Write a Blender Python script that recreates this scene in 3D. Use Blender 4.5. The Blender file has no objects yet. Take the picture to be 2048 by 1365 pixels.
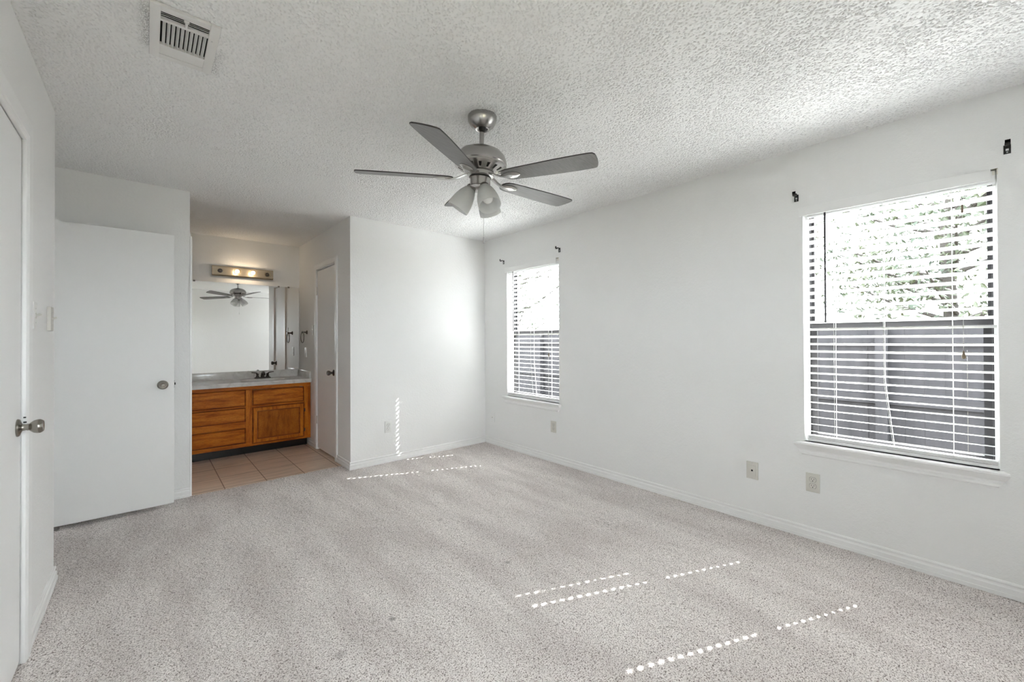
import bpy, bmesh, math, random
import numpy as np
from mathutils import Vector, Matrix
random.seed(7)
S = bpy.context.scene
COL = S.collection
R = math.radians
PI = math.pi

# ------------------------------------------------------------------ camera
cam_d = bpy.data.cameras.new('camera'); cam = bpy.data.objects.new('camera', cam_d); COL.objects.link(cam)
F_PX, YAW, PITCH, ROLL, CAM_H = 824.77, .7241, .0063, -.0039, 1.2407
fw = Vector((math.sin(YAW), math.cos(YAW), 0)); rt = Vector((math.cos(YAW), -math.sin(YAW), 0)); up = Vector((0, 0, 1))
fw, up = fw*math.cos(PITCH)+up*math.sin(PITCH), up*math.cos(PITCH)-fw*math.sin(PITCH)
rt, up = rt*math.cos(ROLL)+up*math.sin(ROLL), up*math.cos(ROLL)-rt*math.sin(ROLL)
mw = Matrix((rt, up, -fw)).transposed().to_4x4(); mw.translation = (0, 0, CAM_H)
cam.matrix_world = mw
cam_d.sensor_fit = 'HORIZONTAL'; cam_d.sensor_width = 36; cam_d.lens = F_PX*36/2048
cam_d.shift_y = (674.28-682.5)/2048
cam_d.clip_start = .02; cam_d.clip_end = 300
S.camera = cam

# ------------------------------------------------------------------ light
W = bpy.data.worlds.new('sky'); S.world = W; W.use_nodes = True
bg = W.node_tree.nodes['Background']
bg.inputs['Color'].default_value = (.93, .965, 1, 1)
bg.inputs['Strength'].default_value = 4.6
sun_d = bpy.data.lights.new('sun', 'SUN'); sun_d.energy = 14.0; sun_d.angle = R(.38); sun_d.color = (1, .97, .94)
sun = bpy.data.objects.new('sun', sun_d); COL.objects.link(sun)
sd = Vector((-.9155, .402, -.98)).normalized()          # the way the sunlight travels, 45 degrees up
sun.rotation_euler = sd.to_track_quat('-Z', 'Y').to_euler(); sun.location = (14, -4, 12)
S.view_settings.view_transform = 'Standard'; S.view_settings.look = 'None'
S.view_settings.exposure = 2.08; S.view_settings.gamma = 1.0; S.view_settings.use_curve_mapping = False
S.cycles.use_denoising = True; S.cycles.adaptive_threshold = .015
S.cycles.max_bounces = 11; S.cycles.diffuse_bounces = 8; S.cycles.glossy_bounces = 4
S.cycles.transmission_bounces = 8; S.cycles.transparent_max_bounces = 12
S.cycles.sample_clamp_indirect = 12.0
S.cycles.caustics_reflective = False; S.cycles.caustics_refractive = False

# ------------------------------------------------------------------ materials
def mat(name, color=(.8, .8, .8), rough=.6, metal=0.0, spec=.5):
    m = bpy.data.materials.new(name); m.use_nodes = True
    b = m.node_tree.nodes['Principled BSDF']
    b.inputs['Base Color'].default_value = (*color, 1); b.inputs['Roughness'].default_value = rough
    b.inputs['Metallic'].default_value = metal; b.inputs['Specular IOR Level'].default_value = spec
    return m
def nodes(m): return m.node_tree.nodes, m.node_tree.links, m.node_tree.nodes['Principled BSDF']
def N(m, t, **kw):
    n = m.node_tree.nodes.new(t)
    for k, v in kw.items():
        if k in n.inputs: n.inputs[k].default_value = v
        else: setattr(n, k, v)
    return n
def coords(m, scale=(1, 1, 1)):
    tc = N(m, 'ShaderNodeTexCoord'); mp = N(m, 'ShaderNodeMapping'); mp.inputs['Scale'].default_value = scale
    m.node_tree.links.new(tc.outputs['Object'], mp.inputs['Vector']); return mp.outputs['Vector']
def noise(m, vec, scale, detail=2.0, rough=.5):
    n = N(m, 'ShaderNodeTexNoise'); n.inputs['Scale'].default_value = scale; n.inputs['Detail'].default_value = detail
    n.inputs['Roughness'].default_value = rough; m.node_tree.links.new(vec, n.inputs['Vector']); return n.outputs['Fac']
def ramp(m, fac, stops):
    r = N(m, 'ShaderNodeValToRGB'); e = r.color_ramp.elements
    while len(e) < len(stops): e.new(.5)
    for i, (p, c) in enumerate(stops): e[i].position = p; e[i].color = (*c, 1)
    m.node_tree.links.new(fac, r.inputs['Fac']); return r.outputs['Color']
def mix(m, fac, a, b, blend='MIX'):
    n = N(m, 'ShaderNodeMix', data_type='RGBA', blend_type=blend); L = m.node_tree.links
    if isinstance(fac, (int, float)): n.inputs[0].default_value = fac
    else: L.new(fac, n.inputs[0])
    for s, v in ((6, a), (7, b)):
        if isinstance(v, tuple): n.inputs[s].default_value = (*v, 1)
        else: L.new(v, n.inputs[s])
    return n.outputs[2]
def math_(m, op, a, b=None):
    n = N(m, 'ShaderNodeMath', operation=op); L = m.node_tree.links
    for i, v in enumerate((a, b)):
        if v is None: continue
        if isinstance(v, (int, float)): n.inputs[i].default_value = v
        else: L.new(v, n.inputs[i])
    return n.outputs[0]
def bump(m, h, strength=.3, dist=.002):
    n = N(m, 'ShaderNodeBump'); n.inputs['Strength'].default_value = strength; n.inputs['Distance'].default_value = dist
    m.node_tree.links.new(h, n.inputs['Height']); m.node_tree.links.new(n.outputs['Normal'], nodes(m)[2].inputs['Normal'])
def setcol(m, c): m.node_tree.links.new(c, nodes(m)[2].inputs['Base Color'])

WALL_C = (.855, .855, .85)
M_wall = mat('wall_paint', WALL_C, .55, spec=.3)
v = coords(M_wall); h = math_(M_wall, 'ADD', noise(M_wall, v, 55, 3, .55), math_(M_wall, 'MULTIPLY', noise(M_wall, v, 160, 2), .5))
bump(M_wall, h, .35, .004)
setcol(M_wall, ramp(M_wall, noise(M_wall, v, 1.4, 3), [(.3, (.845, .845, .84)), (.7, (.865, .865, .86))]))
M_trim = mat('trim_paint', (.87, .87, .865), .35)
M_door = mat('door_paint', (.85, .85, .845), .5, spec=.3)
v = coords(M_door, (40, 40, 1.5)); bump(M_door, noise(M_door, v, 2, 3), .05, .001)

M_ceil = mat('popcorn_ceiling', (.84, .84, .83), .95, spec=.1)
vv = coords(M_ceil)
def boxmask(m, x0, x1, y0, y1, soft):
    tc = N(m, 'ShaderNodeTexCoord'); sp = N(m, 'ShaderNodeSeparateXYZ'); m.node_tree.links.new(tc.outputs['Object'], sp.inputs[0])
    out = None
    for s, a, b in (('X', x0, x1), ('Y', y0, y1)):
        for lo, hi in ((a-soft, a+soft), (b+soft, b-soft)):
            r = N(m, 'ShaderNodeMapRange'); r.inputs[1].default_value = lo; r.inputs[2].default_value = hi
            m.node_tree.links.new(sp.outputs[s], r.inputs[0])
            out = r.outputs[0] if out is None else math_(m, 'MULTIPLY', out, r.outputs[0])
    return out
d1 = boxmask(M_ceil, -.012, .012, 1.93, 2.22, .022); d2 = boxmask(M_ceil, .200, .222, 2.08, 2.262, .030)
dust = math_(M_ceil, 'MULTIPLY', math_(M_ceil, 'ADD', d1, d2), math_(M_ceil, 'GREATER_THAN', noise(M_ceil, vv, 240, 2), .5))
setcol(M_ceil, mix(M_ceil, math_(M_ceil, 'MULTIPLY', dust, .75), (.84, .84, .835), (.16, .15, .14)))

M_carpet = mat('beige_carpet', (.5, .46, .44), 1.0, spec=.05)
vc = coords(M_carpet)
fl = ramp(M_carpet, noise(M_carpet, vc, 190, 3, .75), [(.385, (.15, .122, .11)), (.465, (.73, .672, .648)), (.60, (.95, .905, .885))])
vs = coords(M_carpet, (2.2, .55, 1))
lay = ramp(M_carpet, noise(M_carpet, vs, 2.6, 3, .5), [(.36, (.84, .825, .825)), (.62, (1.0, 1.0, 1.0))])
cc = mix(M_carpet, 1.0, fl, lay, 'MULTIPLY')
def spot(m, col, x, y, r, dark):
    tc = N(m, 'ShaderNodeTexCoord'); d = N(m, 'ShaderNodeVectorMath', operation='DISTANCE'); d.inputs[1].default_value = (x, y, 0)
    m.node_tree.links.new(tc.outputs['Object'], d.inputs[0]); q = N(m, 'ShaderNodeMapRange'); q.inputs[1].default_value = r; q.inputs[2].default_value = r*.35; q.inputs[4].default_value = dark
    m.node_tree.links.new(d.outputs['Value'], q.inputs[0]); return mix(m, q.outputs[0], col, (.12, .10, .09))
for sx, sy, sr, dk in ((.819, 1.736, .020, .6), (.571, 1.677, .030, .35), (1.504, 1.746, .020, .5), (1.513, 2.468, .030, .3), (-.22, 3.45, .60, .12)): cc = spot(M_carpet, cc, sx, sy, sr, dk)  # the widest spot mixes traffic soiling with shade painted in by the doors
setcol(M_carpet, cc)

M_tile = mat('beige_floor_tile', (.5, .4, .3), .35)
tcv = coords(M_tile)
bk = N(M_tile, 'ShaderNodeTexBrick'); bk.offset = 0.0; bk.squash = 1.0
mp = N(M_tile, 'ShaderNodeMapping'); mp.inputs['Location'].default_value = (-.1825, -.205, 0)
tcn = N(M_tile, 'ShaderNodeTexCoord'); M_tile.node_tree.links.new(tcn.outputs['Object'], mp.inputs['Vector']); M_tile.node_tree.links.new(mp.outputs[0], bk.inputs['Vector'])
for k, val in (('Scale', 1.0), ('Mortar Size', .004), ('Mortar Smooth', .1), ('Brick Width', .307), ('Row Height', .335), ('Bias', 0.0)): bk.inputs[k].default_value = val
bk.inputs['Color1'].default_value = (.72, .57, .46, 1); bk.inputs['Color2'].default_value = (.76, .61, .49, 1); bk.inputs['Mortar'].default_value = (.26, .15, .09, 1)
vst = coords(M_tile, (1, 6, 1))
setcol(M_tile, mix(M_tile, .55, bk.outputs['Color'], mix(M_tile, 1.0, bk.outputs['Color'], ramp(M_tile, noise(M_tile, vst, 3.5, 4), [(.35, (.72, .70, .68)), (.65, (1.1, 1.1, 1.1))]), 'MULTIPLY')))

def oak(name, stretch, dark, mid, light):
    m = mat(name, mid, .42, spec=.22)
    vw = coords(m, stretch)
    f = noise(m, vw, 3.0, 6, .62)
    c = ramp(m, f, [(.30, dark), (.48, mid), (.70, light)])
    vg = coords(m, tuple(s*7 for s in stretch)); g = noise(m, vg, 6, 2)
    c = mix(m, 1.0, c, ramp(m, g, [(.30, (.72, .66, .6)), (.5, (1, 1, 1))]), 'MULTIPLY')
    setcol(m, c); bump(m, g, .15, .0006)
    return m
OD, OM, OL = (.29, .068, .005), (.55, .150, .011), (.72, .24, .026)
M_oak_h = oak('oak_horizontal_grain', (1.2, 6, 9), OD, OM, OL)
M_oak_v = oak('oak_vertical_grain', (9, 6, 1.2), OD, OM, OL)
M_oak_panel = oak('oak_panel_grain', (7, 6, 1.6), (.20, .050, .004), (.40, .112, .009), (.54, .168, .015))
M_oak_edge = oak('oak_routed_edge', (1.2, 6, 9), (.15, .038, .005), (.26, .070, .008), (.36, .115, .016))
M_black = mat('black_toe_kick', (.006, .006, .008), .25)
M_dark = mat('dark_recess', (.01, .01, .01), .9)

M_marble = mat('cultured_marble', (.6, .59, .57), .16)
vm = coords(M_marble); wv = N(M_marble, 'ShaderNodeTexNoise'); wv.inputs['Scale'].default_value = 9; wv.inputs['Detail'].default_value = 5; wv.inputs['Distortion'].default_value = 1.6
M_marble.node_tree.links.new(vm, wv.inputs['Vector'])
setcol(M_marble, ramp(M_marble, wv.outputs['Fac'], [(.34, (.64, .625, .61)), (.5, (.74, .73, .715)), (.66, (.80, .79, .78))]))

M_nickel = mat('brushed_nickel', (.45, .435, .42), .27, 1.0)
vb = coords(M_nickel, (3, 3, 60)); 
M_knob = mat('satin_nickel_knob', (.34, .32, .285), .25, 1.0)
M_bronze = mat('dark_bronze_metal', (.10, .09, .085), .35, .9)
M_iron = mat('black_iron', (.012, .012, .012), .4)
M_steel = mat('steel', (.55, .55, .55), .3, 1.0)
M_blade = mat('fan_blade_underside', (.30, .295, .29), .42, spec=.4)
vbl = coords(M_blade, (3, 40, 40)); setcol(M_blade, ramp(M_blade, noise(M_blade, vbl, 4, 3), [(.35, (.165, .16, .158)), (.65, (.21, .205, .20))]))
M_blade_edge = mat('fan_blade_edge', (.03, .028, .027), .5)
M_brass = mat('aged_brass_plate', (.46, .385, .28), .30, .85)
M_plate = mat('almond_plastic', (.66, .64, .59), .4)
M_plate_w = mat('white_plastic', (.80, .80, .78), .4)
M_slot = mat('slot_black', (.012, .011, .01), .6)
M_vent = mat('vent_white_enamel', (.74, .73, .715), .4)
M_slat = mat('blind_slat_vinyl', (.85, .85, .85), .45)
M_cord = mat('blind_cord', (.80, .80, .78), .8)
M_wand = mat('smoked_acrylic_wand', (.06, .055, .06), .25)
M_tassel = mat('wood_tassel', (.20, .15, .10), .5)
M_alu = mat('dark_bronze_window_frame', (.020, .019, .021), .45, .3)
M_mirror = mat('mirror_silver', (.90, .90, .89), .0, 1.0)
M_clip = mat('mirror_clip', (.2, .19, .18), .3, .8)

def glass_mat(name, refl=.10, tint=(1, 1, 1)):
    m = bpy.data.materials.new(name); m.use_nodes = True; nt = m.node_tree; nt.nodes.clear()
    o = nt.nodes.new('ShaderNodeOutputMaterial'); mx = nt.nodes.new('ShaderNodeMixShader')
    t = nt.nodes.new('ShaderNodeBsdfTransparent'); t.inputs[0].default_value = (*tint, 1)
    g = nt.nodes.new('ShaderNodeBsdfGlossy'); g.inputs['Roughness'].default_value = .0
    lw = nt.nodes.new('ShaderNodeLayerWeight'); p5 = nt.nodes.new('ShaderNodeMath'); p5.operation = 'POWER'; p5.inputs[1].default_value = 5.0
    ma = nt.nodes.new('ShaderNodeMath'); ma.operation = 'MULTIPLY_ADD'; ma.inputs[1].default_value = .9; ma.inputs[2].default_value = .0
    nt.links.new(lw.outputs['Facing'], p5.inputs[0]); nt.links.new(p5.outputs[0], ma.inputs[0]); nt.links.new(ma.outputs[0], mx.inputs[0]); nt.links.new(t.outputs[0], mx.inputs[1]); nt.links.new(g.outputs[0], mx.inputs[2]); nt.links.new(mx.outputs[0], o.inputs[0])
    return m
M_glass = glass_mat('window_glass', tint=(.95, .97, .97))
M_bulbglass = glass_mat('clear_bulb_glass', tint=(.97, .96, .93))
def frosted():
    m = bpy.data.materials.new('frosted_glass_shade'); m.use_nodes = True; nt = m.node_tree; nt.nodes.clear()
    o = nt.nodes.new('ShaderNodeOutputMaterial'); mx = nt.nodes.new('ShaderNodeMixShader'); mx.inputs[0].default_value = .45
    d = nt.nodes.new('ShaderNodeBsdfDiffuse'); d.inputs[0].default_value = (.78, .78, .77, 1)
    t = nt.nodes.new('ShaderNodeBsdfTranslucent'); t.inputs[0].default_value = (.85, .85, .84, 1)
    m2 = nt.nodes.new('ShaderNodeMixShader'); m2.inputs[0].default_value = .05; g = nt.nodes.new('ShaderNodeBsdfGlossy'); g.inputs['Roughness'].default_value = .3
    m3 = nt.nodes.new('ShaderNodeMixShader'); m3.inputs[0].default_value = .20; tr = nt.nodes.new('ShaderNodeBsdfTransparent')
    nt.links.new(d.outputs[0], mx.inputs[1]); nt.links.new(t.outputs[0], mx.inputs[2]); nt.links.new(mx.outputs[0], m2.inputs[1]); nt.links.new(g.outputs[0], m2.inputs[2])
    nt.links.new(m2.outputs[0], m3.inputs[1]); nt.links.new(tr.outputs[0], m3.inputs[2]); nt.links.new(m3.outputs[0], o.inputs[0]); return m
M_frost = frosted()
def emit(name, c, s):
    m = bpy.data.materials.new(name); m.use_nodes = True; nt = m.node_tree; nt.nodes.clear()
    o = nt.nodes.new('ShaderNodeOutputMaterial'); e = nt.nodes.new('ShaderNodeEmission'); e.inputs[0].default_value = (*c, 1); e.inputs[1].default_value = s
    nt.links.new(e.outputs[0], o.inputs[0]); return m
M_lit = emit('lit_filament_glow', (1, .78, .54), 15.0)
M_white_bulb = mat('white_bulb_glass', (.85, .85, .84), .25)

# ------------------------------------------------------------------ mesh helpers
class MB:
    def __init__(s): s.v = []; s.f = []; s.mi = []; s.cur = 0
    def add(s, vs, fs):
        o = len(s.v); s.v += [tuple(p) for p in vs]; s.f += [tuple(i+o for i in f) for f in fs]; s.mi += [s.cur]*len(fs); return s
    def box(s, x0, x1, y0, y1, z0, z1, bev=0.0, M=None):
        if x0 > x1: x0, x1 = x1, x0
        if y0 > y1: y0, y1 = y1, y0
        if z0 > z1: z0, z1 = z1, z0
        if bev <= 0:
            vs = [(x, y, z) for z in (z0, z1) for y in (y0, y1) for x in (x0, x1)]
            fs = [(0, 2, 3, 1), (4, 5, 7, 6), (0, 1, 5, 4), (2, 6, 7, 3), (0, 4, 6, 2), (1, 3, 7, 5)]
        else:
            b = bmesh.new(); bmesh.ops.create_cube(b, size=1)
            for q in b.verts: q.co = Vector(((x0+x1)/2+q.co.x*(x1-x0), (y0+y1)/2+q.co.y*(y1-y0), (z0+z1)/2+q.co.z*(z1-z0)))
            bmesh.ops.bevel(b, geom=b.edges[:], offset=bev, segments=2, profile=.5, affect='EDGES', clamp_overlap=True)
            b.verts.index_update(); vs = [q.co.copy() for q in b.verts]; fs = [tuple(q.index for q in f.verts) for f in b.faces]; b.free()
        if M is not None: vs = [M @ Vector(p) for p in vs]
        return s.add(vs, fs)
    def lathe(s, prof, n=32, M=None, cap=True):
        vs = []; fs = []
        for r, z in prof:
            for k in range(n):
                a = 2*PI*k/n; vs.append(Vector((max(r, 1e-5)*math.cos(a), max(r, 1e-5)*math.sin(a), z)))
        for i in range(len(prof)-1):
            for k in range(n):
                k2 = (k+1) % n; fs.append((i*n+k, i*n+k2, (i+1)*n+k2, (i+1)*n+k))
        if cap:
            fs.append(tuple(range(n))[::-1]); fs.append(tuple((len(prof)-1)*n+k for k in range(n)))
        if M is not None: vs = [M @ p for p in vs]
        return s.add(vs, fs)
    def tube(s, pts, r, n=10, closed=False):
        pts = [Vector(p) for p in pts]; rs = r if isinstance(r, (list, tuple)) else [r]*len(pts)
        vs = []; fs = []; m = len(pts); ref = None
        for i, p in enumerate(pts):
            a = pts[(i-1) % m] if (closed or i > 0) else p; b = pts[(i+1) % m] if (closed or i < m-1) else p
            t = (b-a).normalized()
            if ref is None: ref = Vector((0, 0, 1)) if abs(t.z) < .9 else Vector((1, 0, 0))
            u = (ref - t*ref.dot(t)).normalized(); w = t.cross(u); ref = u
            for k in range(n):
                q = 2*PI*k/n; vs.append(p + (u*math.cos(q)+w*math.sin(q))*rs[i])
        for i in range(m if closed else m-1):
            j = (i+1) % m
            for k in range(n):
                k2 = (k+1) % n; fs.append((i*n+k, i*n+k2, j*n+k2, j*n+k))
        if not closed: fs.append(tuple(range(n))[::-1]); fs.append(tuple((m-1)*n+k for k in range(n)))
        return s.add(vs, fs)
    def prism(s, poly, fn0, fn1):
        """poly: 2D outline; fn0/fn1 map a 2D point to the two end faces"""
        n = len(poly); vs = [fn0(*p) for p in poly]+[fn1(*p) for p in poly]
        fs = [tuple(range(n))[::-1], tuple(range(n, 2*n))]+[(k, (k+1) % n, n+(k+1) % n, n+k) for k in range(n)]
        return s.add(vs, fs)
    def sphere(s, c, r, n=20, m=12):
        return s.lathe([(r*math.sin(PI*i/m), -r*math.cos(PI*i/m)) for i in range(m+1)], n, Matrix.Translation(c), cap=False)
    def build(s, name, material, parent=None, local=False, smooth=None):
        me = bpy.data.meshes.new(name)
        vs = s.v
        if parent is not None and not local:
            inv = WM[parent.name].inverted(); vs = [inv @ Vector(p) for p in vs]
        me.from_pydata([tuple(p) for p in vs], [], s.f)
        mats = material if isinstance(material, (list, tuple)) else [material]
        for m in mats: me.materials.append(m)
        if len(mats) > 1: me.polygons.foreach_set('material_index', s.mi)
        b = bmesh.new(); b.from_mesh(me); bmesh.ops.recalc_face_normals(b, faces=b.faces[:]); b.to_mesh(me); b.free()
        if smooth:
            me.polygons.foreach_set('use_smooth', [True]*len(me.polygons)); me.set_sharp_from_angle(angle=R(smooth))
        me.update()
        o = bpy.data.objects.new(name, me); COL.objects.link(o)
        if parent is not None: o.parent = parent; WM[o.name] = WM[parent.name].copy()
        else: WM[o.name] = Matrix.Identity(4)
        return o
WM = {}
def tag(o, label, cat, group=None):
    o['label'] = label; o['category'] = cat
    if group: o['group'] = group
    return o
def struct(o, label=None):
    o['kind'] = 'structure'
    if label: o['label'] = label
    return o
def empty(name, loc, M=None):
    o = bpy.data.objects.new(name, None); COL.objects.link(o); o.empty_display_size = .05
    m = Matrix.Translation(loc) if M is None else M
    o.matrix_world = m; WM[o.name] = m.copy(); return o
def frame_from(z, x=None):
    z = Vector(z).normalized(); x = Vector(x) if x is not None else (Vector((1, 0, 0)) if abs(z.x) < .9 else Vector((0, 1, 0)))
    x = (x - z*x.dot(z)).normalized(); y = z.cross(x)
    return Matrix((x, y, z)).transposed().to_4x4()
def MT(loc, z, x=None): return Matrix.Translation(loc) @ frame_from(z, x)

# ------------------------------------------------------------------ room layout (metres, camera at x=0 y=0)
XR, YB, XL, YL = 3.08, 3.98, -.362, 3.18        # right wall, back wall, left wall and its far end
XS, YS = .254, 4.172                             # end and face of the short wall beside the alcove
XA, YA = 1.455, 5.75                             # alcove: side wall and vanity wall
XA0, YSO, XH = -.05, -.45, -.75                  # alcove's hidden side, wall behind the camera, hall end
ZC = 2.44
WT = .12
WIN = [(-.065, .725), (2.775, 3.568)]            # the two window openings along the right wall
WZ0, WZ1 = .592, 2.062

def vnoise(x, y, cell, seed):
    rg = np.random.default_rng(seed)
    gx = x/cell; gy = y/cell
    ix = np.floor(gx).astype(np.int64); iy = np.floor(gy).astype(np.int64)
    fx = gx-ix; fy = gy-iy
    ix -= ix.min(); iy -= iy.min()
    T = rg.random((ix.max()+2, iy.max()+2)).astype(np.float32)
    fx = fx*fx*(3-2*fx); fy = fy*fy*(3-2*fy)
    return (T[ix, iy]*(1-fx)+T[ix+1, iy]*fx)*(1-fy)+(T[ix, iy+1]*(1-fx)+T[ix+1, iy+1]*fx)*fy
def grid_mesh(name, x0, x1, y0, y1, step, fn, material, flip=False):
    nx = int(round((x1-x0)/step))+1; ny = int(round((y1-y0)/step))+1
    xs = np.linspace(x0, x1, nx); ys = np.linspace(y0, y1, ny)
    X, Y = np.meshgrid(xs, ys, indexing='ij'); Z = fn(X, Y)
    co = np.stack([X, Y, Z], -1).reshape(-1, 3).astype(np.float32)
    idx = np.arange(nx*ny).reshape(nx, ny)
    q = np.stack([idx[:-1, :-1], idx[1:, :-1], idx[1:, 1:], idx[:-1, 1:]], -1).reshape(-1, 4)
    if flip: q = q[:, ::-1]
    q = np.ascontiguousarray(q, dtype=np.int32)
    me = bpy.data.meshes.new(name); me.vertices.add(len(co)); me.vertices.foreach_set('co', co.ravel())
    me.loops.add(q.size); me.loops.foreach_set('vertex_index', q.ravel())
    me.polygons.add(len(q)); me.polygons.foreach_set('loop_start', np.arange(0, q.size, 4, dtype=np.int32))
    me.polygons.foreach_set('use_smooth', np.ones(len(q), dtype=bool))
    me.update(calc_edges=True); me.materials.append(material)
    o = bpy.data.objects.new(name, me); COL.objects.link(o); WM[o.name] = Matrix.Identity(4); return o
def popcorn(X, Y):
    a = vnoise(X, Y, .0052, 1); b = vnoise(X+3, Y+1, .0037, 2); c = vnoise(X, Y, .16, 3)
    n = .6*a+.4*b
    t = np.clip((n-.31+.12*(c-.5))/.10, 0, 1)
    vent = np.clip(np.maximum(np.maximum(.008-X, X-.205), np.maximum(1.906-Y, Y-2.251))/.006, 0, 1)
    return ZC - vent*(.0056*t*t*(3-2*t) + .0016*vnoise(X, Y, .009, 4))
def pile(X, Y):
    a = vnoise(X, Y, .0095, 11); b = vnoise(X+2, Y+5, .0058, 12); c = vnoise(X, Y, .09, 13)
    n = .55*a+.45*b
    return .0075*(n-.62)+.002*(c-.5)
struct(grid_mesh('ceiling', XL-.02, XR, YSO, YS+.02, .0028, popcorn, M_ceil, flip=True))
struct(grid_mesh('ceiling_alcove', XH, XA+.02, YL-.02, YA, .0050, lambda X, Y: popcorn(X, Y)+.0008, M_ceil, flip=True))
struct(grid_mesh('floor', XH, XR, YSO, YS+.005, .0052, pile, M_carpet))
o = MB().box(XH-.2, XR+.2, YSO-.2, YA+.2, ZC+.002, ZC+.15).build('ceiling_slab', M_wall); struct(o)
o = MB().box(XA0, XA+WT, YS-.002, YA, -.03, -.003).build('floor_alcove', M_tile); struct(o)
# walls
def wall_boxes(name, boxes):
    m = MB()
    for b in boxes: m.box(*b)
    return struct(m.build(name, M_wall))
bx = []; ycur = YSO-WT
for y0, y1 in WIN:
    bx += [(XR, XR+.15, ycur, y0, -.03, ZC), (XR, XR+.15, y0, y1, -.03, WZ0-.012), (XR, XR+.15, y0, y1, WZ1, ZC)]; ycur = y1
bx.append((XR, XR+.15, ycur, YA+WT, -.03, ZC))
wall_boxes('wall_right', bx)
wall_boxes('wall_back', [(XA, XR, YB, YB+.3, -.03, ZC)])
D3 = (4.393, 5.012, 2.040)       # alcove door opening: y0, y1, top
wall_boxes('wall_alcove_right', [(XA, XA+WT, YB+.3, D3[0], -.03, ZC), (XA, XA+WT, D3[1], YA, -.03, ZC), (XA, XA+WT, D3[0], D3[1], D3[2], ZC), (XA+.05, XA+WT, D3[0], D3[1], -.03, D3[2])])
wall_boxes('wall_alcove_back', [(XA0-WT, XA+WT, YA, YA+WT, -.03, ZC)])
wall_boxes('wall_alcove_left', [(XA0-WT, XA0, YS+WT, YA, -.03, ZC)])
wall_boxes('wall_stub', [(XH, XS, YS, YS+WT, -.03, ZC)])
D1 = (1.640, 2.452, 2.030)       # left door opening
W3 = (.20, .64, 1.16, 1.70)
wall_boxes('wall_left', [(XL-WT, XL, YSO, W3[0], -.03, ZC), (XL-WT, XL, W3[1], D1[0], -.03, ZC), (XL-WT, XL, W3[0], W3[1], -.03, W3[2]), (XL-WT, XL, W3[0], W3[1], W3[3], ZC), (XL-WT, XL, D1[1], YL, -.03, ZC), (XL-WT, XL, D1[0], D1[1], D1[2], ZC), (XL-WT, XL-.06, D1[0], D1[1], -.03, D1[2])])
wall_boxes('wall_hall', [(XH-WT, XH, YL-.3, YS+WT, -.03, ZC), (XH, XL-WT, YL-WT, YL, -.03, ZC)])
W4 = (-.10, .72, 1.00, 1.95)
wall_boxes('wall_behind', [(XL-WT, W4[0], YSO-WT, YSO, -.03, ZC), (W4[1], XR+.2, YSO-WT, YSO, -.03, ZC), (W4[0], W4[1], YSO-WT, YSO, -.03, W4[2]), (W4[0], W4[1], YSO-WT, YSO, W4[3], ZC)])
struct(MB().box(XL-1.2, XR+.9, YSO-WT-.75, YSO-WT, 2.16, 2.30).build('sun_block_eave', M_trim))  # added unseen overhang, keeps direct sun out of the rear window

# baseboards
BP = [(0, 0), (.014, 0), (.014, .019), (.0112, .0215), (.0112, .044), (.0050, .050), (.0036, .056), (.0044, .060), (.0092, .063), (.0092, .068), (.0060, .073), (0, .075)]
def baseboard(name, runs):
    m = MB()
    for (p0, p1, nrm, e0, e1) in runs:     # e0/e1: +1 outer mitre, -1 inner mitre, 0 square
        p0 = Vector((*p0, 0)); p1 = Vector((*p1, 0)); n = Vector((*nrm, 0)); t = (p1-p0).normalized()
        m.prism(BP, lambda a, z: p0+n*a-t*(a*e0)+Vector((0, 0, z)), lambda a, z: p1+n*a+t*(a*e1)+Vector((0, 0, z)))
    return struct(m.build(name, M_trim))
baseboard('baseboard_right', [((XR, YSO), (XR, YB), (-1, 0), 0, -1)])
baseboard('baseboard_back', [((XA, YB), (XR, YB), (0, -1), 1, -1)])
baseboard('baseboard_alcove', [((XA, YB), (XA, D3[0]-.062), (-1, 0), 1, 0), ((XA, D3[1]+.062), (XA, 5.33), (-1, 0), 0, 0)])
baseboard('baseboard_left', [((XL, D1[1]+.082), (XL, YL), (1, 0), 0, 1), ((XL, YSO), (XL, D1[0]-.09), (1, 0), 0, 0), ((XH, YL), (XL, YL), (0, 1), 0, 1)])
baseboard('baseboard_stub', [((XH, YS), (XS, YS), (0, -1), 0, 0)])

# casings
def casing_profile(w):
    return [(0, 0), (0, .010), (.006, .013), (.014, .0125), (.022, .0155), (w-.014, .0165), (w-.006, .015), (w, .012), (w, 0)]
def casing(name, X, nx, y0, y1, zt, w):
    m = MB(); P = casing_profile(w)
    for ys, sg in ((y0, -1), (y1, 1)):
        m.prism(P, lambda a, d: Vector((X+nx*d, ys+sg*a, .0)), lambda a, d: Vector((X+nx*d, ys+sg*a, zt+a)))
    m.prism(P, lambda a, d: Vector((X+nx*d, y0-a, zt+a)), lambda a, d: Vector((X+nx*d, y1+a, zt+a)))
    return struct(m.build(name, M_trim))
casing('trim_1', XL, 1, D1[0], D1[1]-.008, D1[2]-.006, .090)
casing('trim_2', XA, -1, D3[0], D3[1], D3[2]+.004, .062)
m = MB().box(XS, XS+.014, YS-.004, YS+WT+.004, 0, 2.076, .002); struct(m.build('trim_4', M_trim))

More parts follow.
